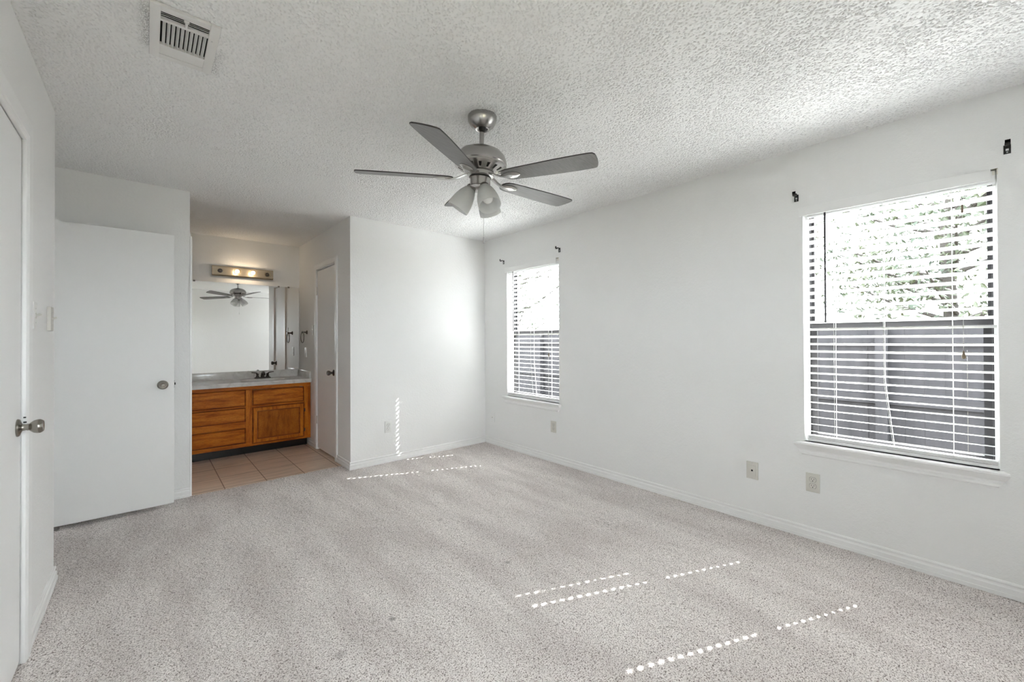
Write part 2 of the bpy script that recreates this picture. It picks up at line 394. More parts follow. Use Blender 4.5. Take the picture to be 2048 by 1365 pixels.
# doors
def knob(parent, loc, axis, material, button=False, name='knob'):
    M = MT(loc, axis)
    m = MB().lathe([(0, 0), (.033, 0), (.033, .003), (.030, .007), (.020, .010), (.013, .013), (.0115, .022), (.013, .026), (.013, .030), (.017, .034), (.0235, .042), (.0262, .051), (.0262, .058), (.0235, .063), (.021, .0655), (.020, .0665), (.018, .0655), (0, .0655)], 36, M, cap=False)
    k = m.build(name, material, parent, smooth=35)
    if button:
        MB().lathe([(0, .0655), (.0135, .0655), (.0135, .0685), (.011, .070), (0, .0705)], 24, M, cap=False).build('lock_button', M_knob, k, smooth=35)
        MB().box(-.004, .004, -.0012, .0012, .0702, .0712, 0, M).build('button_slot', M_slot, k)
    return k
def hinge(parent, x, y, z, ax):
    m = MB().tube([(x, y, z-.045), (x, y, z+.045)], .0055, 10).box(x-.002 if ax == 'x' else x-.018, x+.002 if ax == 'x' else x+.018, y-.018 if ax == 'x' else y-.002, y+.018 if ax == 'x' else y+.002, z-.044, z+.044)
    return m.build('hinge', M_plate, parent, smooth=30)
d = empty('door_1', (XL-.02, D1[0]+.01, 0)); struct(d, 'closed white flush door beside the two light switches')
MB().box(XL-.040, XL-.004, D1[0]+.003, D1[1]-.003, .012, D1[2]-.004, .0015).build('door_slab', M_door, d)
knob(d, (XL-.004, 2.395, .915), (1, 0, 0), M_knob)
MB().box(XL+.004, XL+.0125, D1[1]-.0100, D1[1]-.0078, .925, .931).box(XL+.004, XL+.0110, D1[1]-.0100, D1[1]-.0078, .944, .949).build('strike_plate', M_iron, d)
d = empty('door_2', (-.66, 4.007, 0)); struct(d, 'open white flush door standing against the short wall by the alcove')
MB().box(-.66, .152, 3.990, 4.025, .030, 2.032, .0015).build('door_slab', M_door, d)
knob(d, (.086, 3.990, .915), (0, -1, 0), M_knob, True)
knob(d, (.086, 4.025, .915), (0, 1, 0), M_knob)
MB().box(.152, .160, 4.002, 4.014, .910, .927, .002).box(.1515, .1535, 3.996, 4.019, .89, .945).build('latch', M_iron, d)
d = empty('door_3', (XA+.02, D3[1], 0)); struct(d, 'narrow white closet door in the alcove side wall')
MB().box(XA+.004, XA+.038, D3[0]+.004, D3[1]-.004, .018, D3[2]-.012, .002).build('door_slab', M_door, d)
knob(d, (XA+.004, 4.462, .90), (-1, 0, 0), M_bronze)
for z in (.335, 1.80): hinge(d, XA-.004, D3[1]-.001, z, 'x')

# ------------------------------------------------------------------ windows and blinds
def window(i, y0, y1, label):
    X0, X1 = XR+.095, XR+.145
    w = empty('window_%d' % i, (XR+.15, (y0+y1)/2, WZ0)); struct(w, label)
    zm = 1.312; t = .018
    m = MB().box(X0, X1, y0, y0+t, WZ0, WZ1).box(X0, X1, y1-t, y1, WZ0, WZ1).box(X0, X1, y0+t, y1-t, WZ1-t, WZ1).box(X0, X1, y0+t, y1-t, WZ0, WZ0+t)
    m.build('window_frame', M_alu, w)
    MB().box(XR+.066, X0-.001, y0, y0+.013, WZ0, WZ1).box(XR+.066, X0-.001, y1-.012, y1, WZ0, WZ1).build('jamb_liner', M_trim, w)
    s = MB(); a, b = y0+t, y1-t
    s.box(X0+.03, X1-.008, a, a+.014, zm, WZ1-t).box(X0+.03, X1-.008, b-.014, b, zm, WZ1-t).box(X0+.0295, X1-.0085, a+.014, b-.014, zm, zm+.03).box(X0+.0295, X1-.0085, a+.014, b-.014, WZ1-t-.022, WZ1-t)
    up_ = s.build('upper_sash', M_alu, w)
    MB().box(X0+.040, X0+.043, a+.013, b-.013, zm+.028, WZ1-t-.02).build('glass_pane', M_glass, up_)
    s = MB()
    s.box(X0+.003, X0+.028, a+.001, a+.030, WZ0+t+.001, zm-.022).box(X0+.003, X0+.028, b-.030, b-.001, WZ0+t+.001, zm-.022).box(X0+.001, X0+.028, a+.001, b-.001, zm-.022, zm+.016).box(X0+.003, X0+.028, a+.030, b-.030, WZ0+t+.001, WZ0+t+.030)
    lo = s.build('lower_sash', M_alu, w)
    MB().box(X0+.014, X0+.017, a+.028, b-.028, WZ0+t+.028, zm-.02).build('glass_pane', M_glass, lo)
    # stool and moulded apron
    prof = [(.03, .018), (-.038, .018), (-.043, .014), (-.044, .006), (-.041, 0), (-.034, -.005), (-.030, -.012), (-.020, -.020), (-.014, -.030), (-.014, -.038), (-.019, -.045), (-.019, -.056), (-.014, -.063), (0, -.066), (.0, .0), (.03, .0)]
    z0 = WZ0-.012
    def end(sgn):
        def f(a_, z):
            yy = (y1+.047 if sgn > 0 else y0-.030)
            k = max(0, -z-.004)
            return Vector((XR+a_, yy - sgn*k*.62, z0+z)) if a_ <= .0 else Vector((XR+a_, (y1 if sgn > 0 else y0), z0+z))
        return f
    m = MB().prism(prof, end(-1), end(1)).box(XR+.0, X0, y0, y1, z0-.0, z0+.018)
    m.build('window_sill', M_trim, w, smooth=30)
    return w
window(1, *WIN[0], 'large window nearer the camera with dark bronze sashes')
window(2, *WIN[1], 'window nearest the far corner with dark bronze sashes')

w3 = empty('window_3', (XL-.08, .47, W3[2])); struct(w3, 'unseen window added in the wall beside the camera for fill daylight')  # invented opening, added to brighten the room from the side
t_ = .03
MB().box(XL-.10, XL-.05, W3[0], W3[0]+t_, W3[2], W3[3]).box(XL-.10, XL-.05, W3[1]-t_, W3[1], W3[2], W3[3]).box(XL-.10, XL-.05, W3[0], W3[1], W3[2], W3[2]+t_).box(XL-.10, XL-.05, W3[0], W3[1], W3[3]-t_, W3[3]).build('window_frame', M_trim, w3)
MB().box(XL-.075, XL-.072, W3[0]+t_, W3[1]-t_, W3[2]+t_, W3[3]-t_).build('glass_pane', M_glass, w3)
MB().box(XL-.05, XL+.03, W3[0]-.04, W3[1]+.04, W3[2]-.022, W3[2]-.001, .004).build('window_sill', M_trim, w3)

w4 = empty('window_4', (.31, YSO-.08, W4[2])); struct(w4, 'unseen window added behind the camera to lift the room light')  # second invented opening, adds fill daylight towards the alcove end
MB().box(W4[0], W4[0]+t_, YSO-.10, YSO-.05, W4[2], W4[3]).box(W4[1]-t_, W4[1], YSO-.10, YSO-.05, W4[2], W4[3]).box(W4[0], W4[1], YSO-.10, YSO-.05, W4[2], W4[2]+t_).box(W4[0], W4[1], YSO-.10, YSO-.05, W4[3]-t_, W4[3]).build('window_frame', M_trim, w4)
MB().box(W4[0]+t_, W4[1]-t_, YSO-.075, YSO-.072, W4[2]+t_, W4[3]-t_).build('glass_pane', M_glass, w4)
MB().box(W4[0]-.04, W4[1]+.04, YSO-.05, YSO+.03, W4[2]-.022, W4[2]-.001, .004).build('window_sill', M_trim, w4)

def blind(y0, y1, label, wand_y, cords, tassel, ladder, gap):
    XS0 = XR+.036                           # slat centre line
    b = empty('window_blind', (XS0, (y0+y1)/2, WZ0+.01))
    tag(b, label, 'blind', 'white slatted blinds in the windows')
    a0, a1 = y0+.005, y1-gap
    MB().box(XS0-.026, XS0+.026, a0, a1, 2.000, 2.056, .002).build('headrail', M_slat, b)
    MB().box(XR-.020, XR-.011, y0+.020, y1+.018, 2.004, 2.058, .002).box(XR-.011, XR-.0005, y1+.010, y1+.018, 2.004, 2.058).build('valance', M_trim, b)
    MB().box(XR-.014, XR-.012, y0-.003, y0+.016, 2.028, 2.058).box(XR-.014, XR+.010, y0-.003, y0-.001, 2.028, 2.058).box(XR-.014, XR+.012, y0-.003, y0+.016, 2.057, 2.0585).build('valance_clip', M_bulbglass, b)
    pitch, wid, th, tilt = .0454, .050, .0028, R(14)
    n = 30; ztop = 1.977
    m = MB(); rg = random.Random(int(y0*100)+5)
    hl, hw = .0066, .0043                    # cord-hole half length and half width
    ct, st = math.cos(tilt), math.sin(tilt)
    def slat(zc, dy, tl):
        c, s_ = math.cos(tl), math.sin(tl)
        ys = [a0+dy]; 
        for h_ in sorted(cords): ys += [h_-hw, h_+hw]
        ys.append(a1+dy)
        us = [-wid/2, -hl, hl, wid/2]
        def P(u, y, t): 
            crown = .0012*(1-(2*u/wid)**2)
            return Vector((XS0+u*c-t*s_, y, zc-u*s_+ (t+crown)*c))     # outer edge lower
        for i in range(len(ys)-1):
            for j in range(3):
                if j == 1 and i % 2 == 1: continue
                u0, u1, ya, yb = us[j], us[j+1], ys[i], ys[i+1]
                vs = [P(u, y, t) for t in (-th/2, th/2) for y in (ya, yb) for u in (u0, u1)]
                m.add(vs, [(0, 2, 3, 1), (4, 5, 7, 6), (0, 1, 5, 4), (2, 6, 7, 3), (0, 4, 6, 2), (1, 3, 7, 5)])
    for k in range(n):
        slat(ztop-k*pitch, rg.uniform(-.002, .002), tilt+rg.uniform(-.012, .012))
    zb = ztop-(n-1)*pitch
    for k in range(4): slat(WZ0+.030+k*.0042, rg.uniform(-.002, .002), R(1.5))
    m.build('slats', M_slat, b, smooth=20)
    MB().box(XS0-.025, XS0+.025, a0, a1, WZ0+.010, WZ0+.027, .002).build('bottom_rail', M_slat, b)
    for y in ladder:
        m = MB()
        for sx in (-.0262, .0262):
            m.tube([(XS0+sx, y-(.0 if z > 1.0 else (1.0-z)*.10*(1 if y == ladder[1] else 0)), z) for z in (2.01, 1.6, 1.2, 1.0, .9, .75, WZ0+.03)], .0011, 6)
        m.build('ladder_cord', M_cord, b, smooth=60)
    m = MB().tube([(XR-.024, wand_y, 2.0), (XR-.024, wand_y, 1.985), (XR-.024, wand_y, 1.335)], .0052, 8); m.build('tilt_wand', M_wand, b, smooth=60)
    yc, zt = tassel
    pc = MB().tube([(XR-.024, yc, 2.004), (XR-.024, yc, zt[1]+.02)], .0010, 6).build('pull_cord', M_cord, b, smooth=60)
    MB().lathe([(0, .022), (.003, .022), (.0045, .016), (.0045, -.016), (.003, -.018), (0, -.018)], 14, Matrix.Translation((XR-.024, yc, zt[0]))).build('stop_bead', M_tassel, pc, smooth=40)
    MB().lathe([(0, .020), (.0035, .020), (.0042, .010), (.008, -.008), (.0075, -.016), (.004, -.020), (0, -.020)], 16, Matrix.Translation((XR-.024, yc, zt[1]))).build('tassel', M_tassel, pc, smooth=40)
    return b
blind(*WIN[0], 'white slatted blind in the large window nearer the camera', .608, (.602, .098), (.049, (1.885, 1.155)), (.575, .352, .088), .0183)
blind(*WIN[1], 'white slatted blind in the window nearest the far corner', 3.436, (3.462, 2.968), (2.893, (1.885, 1.085)), (3.435, 3.19, 2.93), .006)

# ------------------------------------------------------------------ curtain rod brackets
def bracket(y, z, label):
    b = empty('curtain_bracket', (XR, y, z)); tag(b, label, 'bracket', 'black curtain rod brackets above the windows')
    m = MB(); hw = .0115
    prof = [(-hw, -.030), (hw, -.030), (hw, .014), (-hw, .014)]
    # wall plate with a slot
    m.box(XR-.003, XR, y-hw, y-.005, z-.030, z+.012).box(XR-.003, XR, y+.005, y+hw, z-.030, z+.012).box(XR-.003, XR, y-.005, y+.005, z-.030, z-.016).box(XR-.003, XR, y-.005, y+.005, z-.005, z+.012)
    m.build('wall_plate', M_iron, b)
    a = MB().box(XR-.030, XR, y-.008, y+.008, z+.008, z+.012, .001)
    ar = a.build('arm', M_iron, b)
    pts = [(-.030, .010), (-.033, .002), (-.041, -.004), (-.050, -.001), (-.055, .008), (-.055, .018)]
    c = MB()
    for (xa, za), (xb, zb) in zip(pts[:-1], pts[1:]):
        c.prism([(y-.009, 0), (y+.009, 0), (y+.009, .004), (y-.009, .004)], lambda p, q: Vector((XR+xa, p, z+za+q)), lambda p, q: Vector((XR+xb, p, z+zb+q)))
    c.build('cup', M_iron, ar)
    s = MB().lathe([(0, 0), (.0035, 0), (.003, .002), (0, .0025)], 10, MT((XR-.003, y, z-.023), (-1, 0, 0))); s.build('screw', M_steel, b)
bracket(.757, 2.137, 'black curtain rod bracket over the large window, on its side toward the far corner')
bracket(-.098, 2.150, 'black curtain rod bracket over the large window, close to the photo edge')
bracket(3.622, 2.140, 'black curtain rod bracket over the far window, nearest the room corner')
bracket(2.762, 2.140, 'black curtain rod bracket over the far window, on its side away from the corner')

# ------------------------------------------------------------------ electrical plates
def plate_base(name, loc, nrm, w, h, th, label, cat, material, group=None):
    e = empty(name, loc); tag(e, label, cat, group)
    x = Vector((0, 0, 1)).cross(Vector(nrm)).normalized()
    M = MT(loc, nrm, x)                       # local x = along wall, y = up, z = out
    MB().box(-w/2, w/2, -h/2, h/2, 0, th, .0025, M).build('cover_plate', material, e, smooth=40)
    return e, M
def outlet(loc, nrm, label, material=None, th=.006):
    material = material or M_plate
    e, M = plate_base('wall_outlet', loc, nrm, .072, .116, th, label, 'outlet', material, 'duplex wall outlets')
    for s in (-1, 1):
        cz = s*.0195; N_ = 20; r = .0172
        poly = [(max(-.0172, min(.0172, r*1.02*math.cos(2*PI*k/N_))), cz+max(-.0138, min(.0138, r*math.sin(2*PI*k/N_)))) for k in range(N_)]
        ring = [(x_*1.07, cz+(y_-cz)*1.07) for x_, y_ in poly]
        MB().prism(ring, lambda a, b: M @ Vector((a, b, th-.001)), lambda a, b: M @ Vector((a, b, th+.0002))).build('socket_gap', M_slot, e)
        rc = MB().prism(poly, lambda a, b: M @ Vector((a, b, th-.001)), lambda a, b: M @ Vector((a, b, th+.0016))).build('receptacle', material, e)
        z1 = th+.0014
        MB().box(-.0075, -.0055, cz-.001, cz+.0075, z1, z1+.0006, 0, M).box(.0055, .0075, cz-.001, cz+.0075, z1, z1+.0006, 0, M).lathe([(.0028, z1), (.0028, z1+.0006)], 12, M @ Matrix.Translation((0, cz-.0075, 0))).build('slots', M_slot, rc)
    MB().lathe([(.0022, th-.001), (.0022, th+.001)], 10, M).build('screw', M_steel, e)
    return e
outlet((XR, .683, .349), (-1, 0, 0), 'almond duplex outlet below the large window, beside the phone jack')
outlet((XR, 2.852, .356), (-1, 0, 0), 'almond duplex outlet below the far corner window')
outlet((1.833, YB, .359), (0, -1, 0), 'white duplex outlet on the back wall beside the streak of sun', M_plate_w, .010)
outlet((XA, 5.452, 1.094), (-1, 0, 0), 'white duplex outlet under the towel ring in the alcove', M_plate_w)
e, M = plate_base('phone_jack', (XR, 1.023, .346), (-1, 0, 0), .072, .116, .006, 'almond phone jack plate with one black socket on the window wall', 'phone jack', M_plate)
MB().box(-.022, .022, -.036, .036, .005, .0085, .0015, M).build('raised_panel', M_plate, e, smooth=40)
MB().box(-.0055, .0055, -.005, .006, .008, .0091, 0, M).build('jack_socket', M_slot, e)
for s in (-.05, .05): MB().lathe([(.0025, .005), (.0025, .0072)], 10, M @ Matrix.Translation((0, s, 0))).build('screw', M_steel, e)
e, M = plate_base('cable_plate', (XR, 3.829, .317), (-1, 0, 0), .072, .116, .007, 'small painted-over cable plate low beside the far room corner', 'wall plate', M_wall)
MB().lathe([(.006, .006), (.006, .010), (.0035, .010), (.0035, .018), (0, .018)], 14, M).build('coax_stub', M_plate, e, smooth=40)
def switch(loc, nrm, label, material, th=.006, tilt=0):
    e, M = plate_base('light_switch', loc, nrm, .074, .116, th, label, 'switch', material, 'toggle light switches')
    MB().box(-.005, .005, -.012, .012, th-.001, th+.001, 0, M).build('toggle_slot', M_plate, e)
    Mt = M @ Matrix.Translation((0, 0, th)) @ Matrix.Rotation(R(-28), 4, 'X')
    MB().box(-.0038, .0038, -.004, .004, -.002, .017, .001, Mt).build('toggle', M_plate, e, smooth=40)
    for s in (-.03, .03): MB().lathe([(.0022, th-.001), (.0022, th+.0008)], 10, M @ Matrix.Translation((0, s, 0))).build('screw', M_steel, e)
switch((XL, 2.660, 1.350), (1, 0, 0), 'white toggle switch half hidden by the door casing', M_plate_w)
switch((XL, 3.000, 1.350), (1, 0, 0), 'white toggle switch plate standing off the wall near its end', M_plate, .014)
switch((XA, 5.150, 1.358), (-1, 0, 0), 'white toggle switch in the alcove between closet door and towel ring', M_plate_w)

# ------------------------------------------------------------------ ceiling vent
VX0, VX1, VY0, VY1 = .004, .209, 1.902, 2.255
e = empty('ceiling_vent', ((VX0+VX1)/2, (VY0+VY1)/2, ZC)); tag(e, 'white metal air vent with dusty edges on the textured ceiling', 'vent')
ix0, ix1, iy0, iy1 = .035, .178, 1.932, 2.224
z0, z1 = ZC-.016, ZC-.002
m = MB().box(VX0, ix0, VY0, VY1, z0, z1, .002).box(ix1, VX1, VY0, VY1, z0, z1, .002).box(ix0, ix1, VY0, iy0, z0, z1).box(ix0, ix1, iy1, VY1, z0, z1)
m.box(ix0, ix1, 1.978, 1.990, z0, z1).box(ix0, ix1, 2.150, 2.172, z0, z1)
m.build('vent_frame', M_vent, e, smooth=30)
MB().box(ix0-.002, ix1+.002, iy0-.002, iy1+.002, ZC-.0045, ZC-.003).build('duct_opening', M_dark, e)
m = MB()
for k in range(4):
    yy = iy0+.006+k*.0105
    m.box(ix0, ix1, -.0045, .0045, -.0006, .0006, 0, Matrix.Translation((0, yy, ZC-.0105)) @ Matrix.Rotation(R(40), 4, 'X'))
m.build('near_slats', M_vent, e)
m = MB()
for k in range(10):
    xx = ix0+.011+k*.0136
    m.box(-.0062, .0062, 1.990, 2.150, -.0007, .0007, 0, Matrix.Translation((xx, 0, ZC-.0105)) @ Matrix.Rotation(R(48), 4, 'Y'))
m.build('centre_louvres', M_vent, e)
m = MB()
for k in range(5):
    yy = 2.176+k*.0105
    m.box(ix0, ix1, -.0058, .0058, -.0006, .0006, 0, Matrix.Translation((0, yy, ZC-.0115)) @ Matrix.Rotation(R(-14), 4, 'X'))
m.build('far_slats', M_vent, e)
MB().box(.104, .112, 1.934, 1.966, ZC-.026, ZC-.012, .002).box(.100, .116, 1.930, 1.938, ZC-.022, ZC-.012, .002).build('lever', M_vent, e, smooth=40)
MB().lathe([(.003, 0), (.0025, .0015)], 10, MT((.190, 2.0, z0+.0005), (0, 0, -1))).build('screw', M_steel, e)

# ------------------------------------------------------------------ ceiling fan (hangs a little off plumb)
PIV = Vector((1.343, 1.752, 2.405))
TILT = frame_from((-.012, -.086, 1), (1, 0, .012))
fan = empty('ceiling_fan', PIV, Matrix.Translation(PIV) @ TILT)
tag(fan, 'brushed nickel ceiling fan with five grey blades and three frosted shades', 'ceiling fan')
def Lz(z): return z-2.405
c = MB().lathe([(0, ZC-.001), (.076, ZC-.001), (.0775, ZC-.006), (.0775, ZC-.020), (.074, ZC-.034), (.062, ZC-.054), (.046, ZC-.068), (.036, ZC-.074), (.030, ZC-.073), (.026, ZC-.066), (0, ZC-.066)], 48, Matrix.Translation((PIV.x, PIV.y, 0)), cap=False)
can = c.build('canopy', M_nickel, fan, smooth=35)
MB().sphere((PIV.x, PIV.y, ZC-.070), .021).build('hanger_ball', M_iron, can, smooth=60)
MB().lathe([(.0125, Lz(2.375)), (.0125, Lz(2.262))], 20).build('downrod', M_nickel, fan, local=True, smooth=40)
hm = MB().lathe([(0, Lz(2.278)), (.030, Lz(2.278)), (.040, Lz(2.272)), (.075, Lz(2.266)), (.108, Lz(2.250)), (.130, Lz(2.226)), (.139, Lz(2.200)), (.140, Lz(2.186)), (.137, Lz(2.181)), (.137, Lz(2.178)), (.139, Lz(2.176)), (.139, Lz(2.172)), (.134, Lz(2.168)), (.128, Lz(2.166)), (.084, Lz(2.143)), (.080, Lz(2.143)), (0, Lz(2.143))], 64, cap=False)
hs = hm.build('motor_housing', M_nickel, fan, local=True, smooth=25)
for k in range(16):
    m = MB(); a = 2*PI*k/16+.12; sl = (2.166-2.143)/(.128-.084)
    def P(r, w, off): 
        z = Lz(2.166)-sl*(.128-r)-off; return Vector((r*math.cos(a)-w*math.sin(a), r*math.sin(a)+w*math.cos(a), z))
    vs = [P(.094, -.0048, .0006), P(.094, .0048, .0006), P(.120, .0080, .0006), P(.120, -.0080, .0006)]
    vs2 = [p+Vector((0, 0, .004)) for p in vs]
    m.add(vs+vs2, [(0, 1, 2, 3), (7, 6, 5, 4), (0, 4, 5, 1), (1, 5, 6, 2), (2, 6, 7, 3), (3, 7, 4, 0)])
    m.build('vent_slot', M_slot, hs, local=True)
MB().lathe([(0, Lz(2.146)), (.066, Lz(2.146)), (.072, Lz(2.141)), (.072, Lz(2.122)), (.060, Lz(2.116)), (0, Lz(2.116))], 48, cap=False).build('flywheel', M_nickel, fan, local=True, smooth=35)
sw = MB().lathe([(0, Lz(2.121)), (.056, Lz(2.121)), (.0575, Lz(2.118)), (.0575, Lz(2.114)), (.055, Lz(2.112)), (.055, Lz(2.070)), (.058, Lz(2.066)), (.058, Lz(2.060)), (.050, Lz(2.048)), (.040, Lz(2.043)), (.020, Lz(2.040)), (0, Lz(2.040))], 48, cap=False).build('switch_housing', M_nickel, fan, local=True, smooth=35)
MB().lathe([(.0575, Lz(2.1165)), (.0592, Lz(2.1155)), (.0592, Lz(2.1125)), (.0575, Lz(2.1115))], 48, cap=False).build('dark_ring', M_iron, sw, local=True, smooth=40)
# blades
PH = R(-146.3); PITCHB = R(-10)
def blade_outline():
    up_, lo_ = [], []
    # (radius, half width toward +, half width toward -)
    R_ = [(.146, .012, .012), (.152, .028, .028), (.166, .042, .042), (.192, .050, .050), (.26, .0545, .0545), (.36, .0585, .0585), (.46, .0625, .0625), (.56, .0645, .0645), (.61, .0630, .0640)]
    for r, a, b in R_: up_.append((r, a)); lo_.append((r, -b))
    tip = [(.640, .0605), (.650, .052), (.660, .030), (.668, .0), (.672, -.030), (.672, -.048), (.664, -.060), (.645, -.0635)]
    return up_+tip+lo_[::-1]
BO = blade_outline()
ZB = Lz(2.107)
for k in range(5):
    a = PH+k*2*PI/5
    Mr = Matrix.Rotation(a, 4, 'Z') @ Matrix.Translation((0, 0, ZB)) @ Matrix.Rotation(PITCHB, 4, 'X')
    m = MB(); n = len(BO)
    vs = [Mr @ Vector((x, y, -.003)) for x, y in BO]+[Mr @ Vector((x, y, .003)) for x, y in BO]
    m.add(vs, [tuple(range(n))[::-1], tuple(range(n, 2*n))]); m.cur = 1
    m.add(vs, [(i, (i+1) % n, n+(i+1) % n, n+i) for i in range(n)])
    bl = m.build('blade', [M_blade, M_blade_edge], fan, local=True)
    # blade iron: curved arm from the flywheel and a leaf-shaped plate under the blade
    m = MB()
    leaf = [(x_*.95-.004, y_*.9) for x_, y_ in [(.150, .010), (.168, .018), (.190, .031), (.214, .036), (.238, .030), (.258, .018), (.270, .006), (.271, -.006), (.262, -.020), (.240, -.031), (.214, -.034), (.190, -.029), (.168, -.017), (.150, -.010)]]
    nl = len(leaf); cx = .197
    top = [Mr @ Vector((x, y, -.0032)) for x, y in leaf]
    mid = [Mr @ Vector((x, y, -.0065)) for x, y in leaf]
    inn = [Mr @ Vector((cx+(x-cx)*.55, y*.5-.004, -.0135)) for x, y in leaf]
    m.add(top+mid+inn, [tuple(range(nl))]+[(i, (i+1) % nl, nl+(i+1) % nl, nl+i) for i in range(nl)]+[(nl+i, nl+(i+1) % nl, 2*nl+(i+1) % nl, 2*nl+i) for i in range(nl)]+[tuple(range(2*nl, 3*nl))[::-1]])
    Ma = Matrix.Rotation(a, 4, 'Z')
    secs = [(.060, 2.128, .019, .006), (.085, 2.124, .016, .006), (.110, 2.112, .013, .006), (.135, 2.103, .012, .0055), (.160, 2.098, .014, .005), (.185, 2.0965, .018, .0035)]
    vs = []
    for i, (r, z, w, t) in enumerate(secs):
        rot = Matrix.Rotation(PITCHB*max(0, (i-1))/4.0, 4, 'X')
        for (yy, zz) in ((-w, -t*.4), (0, -t), (w, -t*.4), (w, t*.5), (-w, t*.5)):
            q = rot @ Vector((0, yy, zz)); vs.append(Ma @ Vector((r, q.y, Lz(z)+q.z)))
    fs = [tuple(range(5))[::-1], tuple(range((len(secs)-1)*5, len(secs)*5))]
    for i in range(len(secs)-1):
        for j in range(5): fs.append((i*5+j, i*5+(j+1) % 5, (i+1)*5+(j+1) % 5, (i+1)*5+j))
    m.add(vs, fs)
    m.build('blade_iron', M_nickel, bl, local=True, smooth=30)
# three shades, 120 degrees apart; camera-right is at -41.5 degrees in the room
for k, da in enumerate((180, -56, 60)):
    a = R(da)-YAW
    o_ = Vector((math.cos(a), math.sin(a), 0))
    axis = (o_*.53+Vector((0, 0, -1))*.85).normalized()
    p0 = o_*.036+Vector((0, 0, Lz(2.074)))
    Ms = MT(p0, axis)
    lt = MB().lathe([(.010, -.012), (.012, .000), (.022, .006), (.0275, .014), (.0285, .032), (.0275, .036), (0, .036)], 28, Ms, cap=False).build('lamp_socket', M_nickel, fan, local=True, smooth=35)
    prof = [(.027, .022), (.031, .028), (.039, .042), (.0475, .062), (.0545, .086), (.0595, .112), (.062, .138), (.0622, .158), (.0602, .159), (.060, .138), (.0575, .112), (.0525, .086), (.0455, .062), (.037, .042), (.029, .028), (.025, .023)]
    MB().lathe([(r_*.97, .022+(z_-.022)*.95) for r_, z_ in prof], 40, Ms, cap=False).build('lamp_shade', M_frost, lt, local=True, smooth=50)
    MB().lathe([(.012, .036), (.0125, .050), (.016, .062), (.025, .080), (.029, .096), (.027, .112), (.018, .124), (.006, .129), (0, .1292)], 24, Ms, cap=False).build('bulb', M_white_bulb, lt, local=True, smooth=50)
ch = TILT.to_3x3() @ Vector((.018, -.010, Lz(2.062))) + PIV
m = MB().tube([ch, (ch.x, ch.y, 1.800)], .0012, 6).lathe([(0, .0), (.0028, 0), (.0035, -.006), (.0035, -.034), (.002, -.037), (0, -.037)], 12, Matrix.Translation((ch.x, ch.y, 1.797)))
m.build('pull_chain', M_steel, fan, smooth=50)

# ------------------------------------------------------------------ vanity
YC = 5.25
e = empty('vanity_cabinet', (.7, 5.5, 0)); tag(e, 'orange oak bathroom vanity cabinet with three drawers and one door', 'cabinet')
MB().box(XA0+.005, 1.450, YC+.022, YA-.005, .095, .655).build('cabinet_box', M_oak_v, e)
def panel(name, x0, x1, z0, z1, material, parent, yf=YC-.018, frame=0, pm=None, bev=.012):
    m = MB()
    # slab front with a moulded edge
    yb = YC-.0005
    o1 = [(x0, z0), (x1, z0), (x1, z1), (x0, z1)]
    def q(i, y): return [Vector((x0+i, y, z0+i)), Vector((x1-i, y, z0+i)), Vector((x1-i, y, z1-i)), Vector((x0+i, y, z1-i))]
    rings = [q(0, yb), q(0, yf+.007), q(.004, yf+.004), q(.006, yf+.0045), q(bev, yf)]
    if frame: rings += [q(frame, yf), q(frame+.003, yf+.006), q(frame+.012, yf+.007)]
    vs = [p for r in rings for p in r]; fs = [(3, 2, 1, 0)]
    for i in range(len(rings)-1):
        for j in range(4): fs.append((i*4+j, i*4+(j+1) % 4, (i+1)*4+(j+1) % 4, (i+1)*4+j))
    L = (len(rings)-1)*4
    if not frame: fs.append((L, L+1, L+2, L+3))
    m.add(vs, fs)
    m.mi = [1 if 5 <= k_ <= 16 or (frame and k_ >= 21) else 0 for k_ in range(len(m.f))]
    o = m.build(name, [material, M_oak_edge], parent)
    if frame:
        i = frame+.010
        MB().box(x0+i, x1-i, yf+.0075, yb-.002, z0+i, z1-i).build('centre_panel', pm, o)
    return o
# face frame
m = MB().box(XA0+.005, 1.450, YC, YC+.020, .705, .744).box(XA0+.005, 1.450, YC, YC+.020, .092, .128)
m.build('face_rail', M_oak_h, e)
for a_, b_ in ((XA0+.005, .03), (.232, .262), (.790, .862), (1.370, 1.450)):
    MB().box(a_, b_, YC-.0006, YC+.020, .1285, .7045).build('face_stile', M_oak_v, e)
#, YC+.020, .1285, .7045).box(1.370, 1.450, YC-.0006, YC+.020, .1285, .7045).box(.232, .262, YC-.0006, YC+.020, .1285, .7045).box(XA0+.005, .03, YC-.0006, YC+.020, .1285, .7045)
MB().box(.2625, .7895, YC, YC+.019, .292, .364).box(.2625, .7895, YC, YC+.019, .512, .536).box(.8625, 1.3695, YC, YC+.019, .512, .536).build('mid_rail', M_oak_h, e)
panel('drawer', .258, .797, .530, .712, M_oak_h, e); panel('drawer', .258, .797, .364, .518, M_oak_h, e); panel('drawer', .258, .797, .134, .297, M_oak_h, e)
panel('false_front', .856, 1.376, .531, .701, M_oak_h, e)
dd = panel('cabinet_door', .856, 1.378, .114, .514, M_oak_v, e, frame=.046, pm=M_oak_panel)
for z in (.195, .425): MB().tube([(1.381, YC-.012, z-.02), (1.381, YC-.012, z+.02)], .0035, 8).box(1.380, 1.392, YC-.004, YC-.001, z-.018, z+.018).build('hinge', M_bronze, dd)
panel('cabinet_door', .0, .228, .114, .712, M_oak_v, e, frame=.046, pm=M_oak_panel)
MB().box(XA0+.005, 1.432, 5.330, 5.345, .0, .094).build('toe_kick', M_black, e)
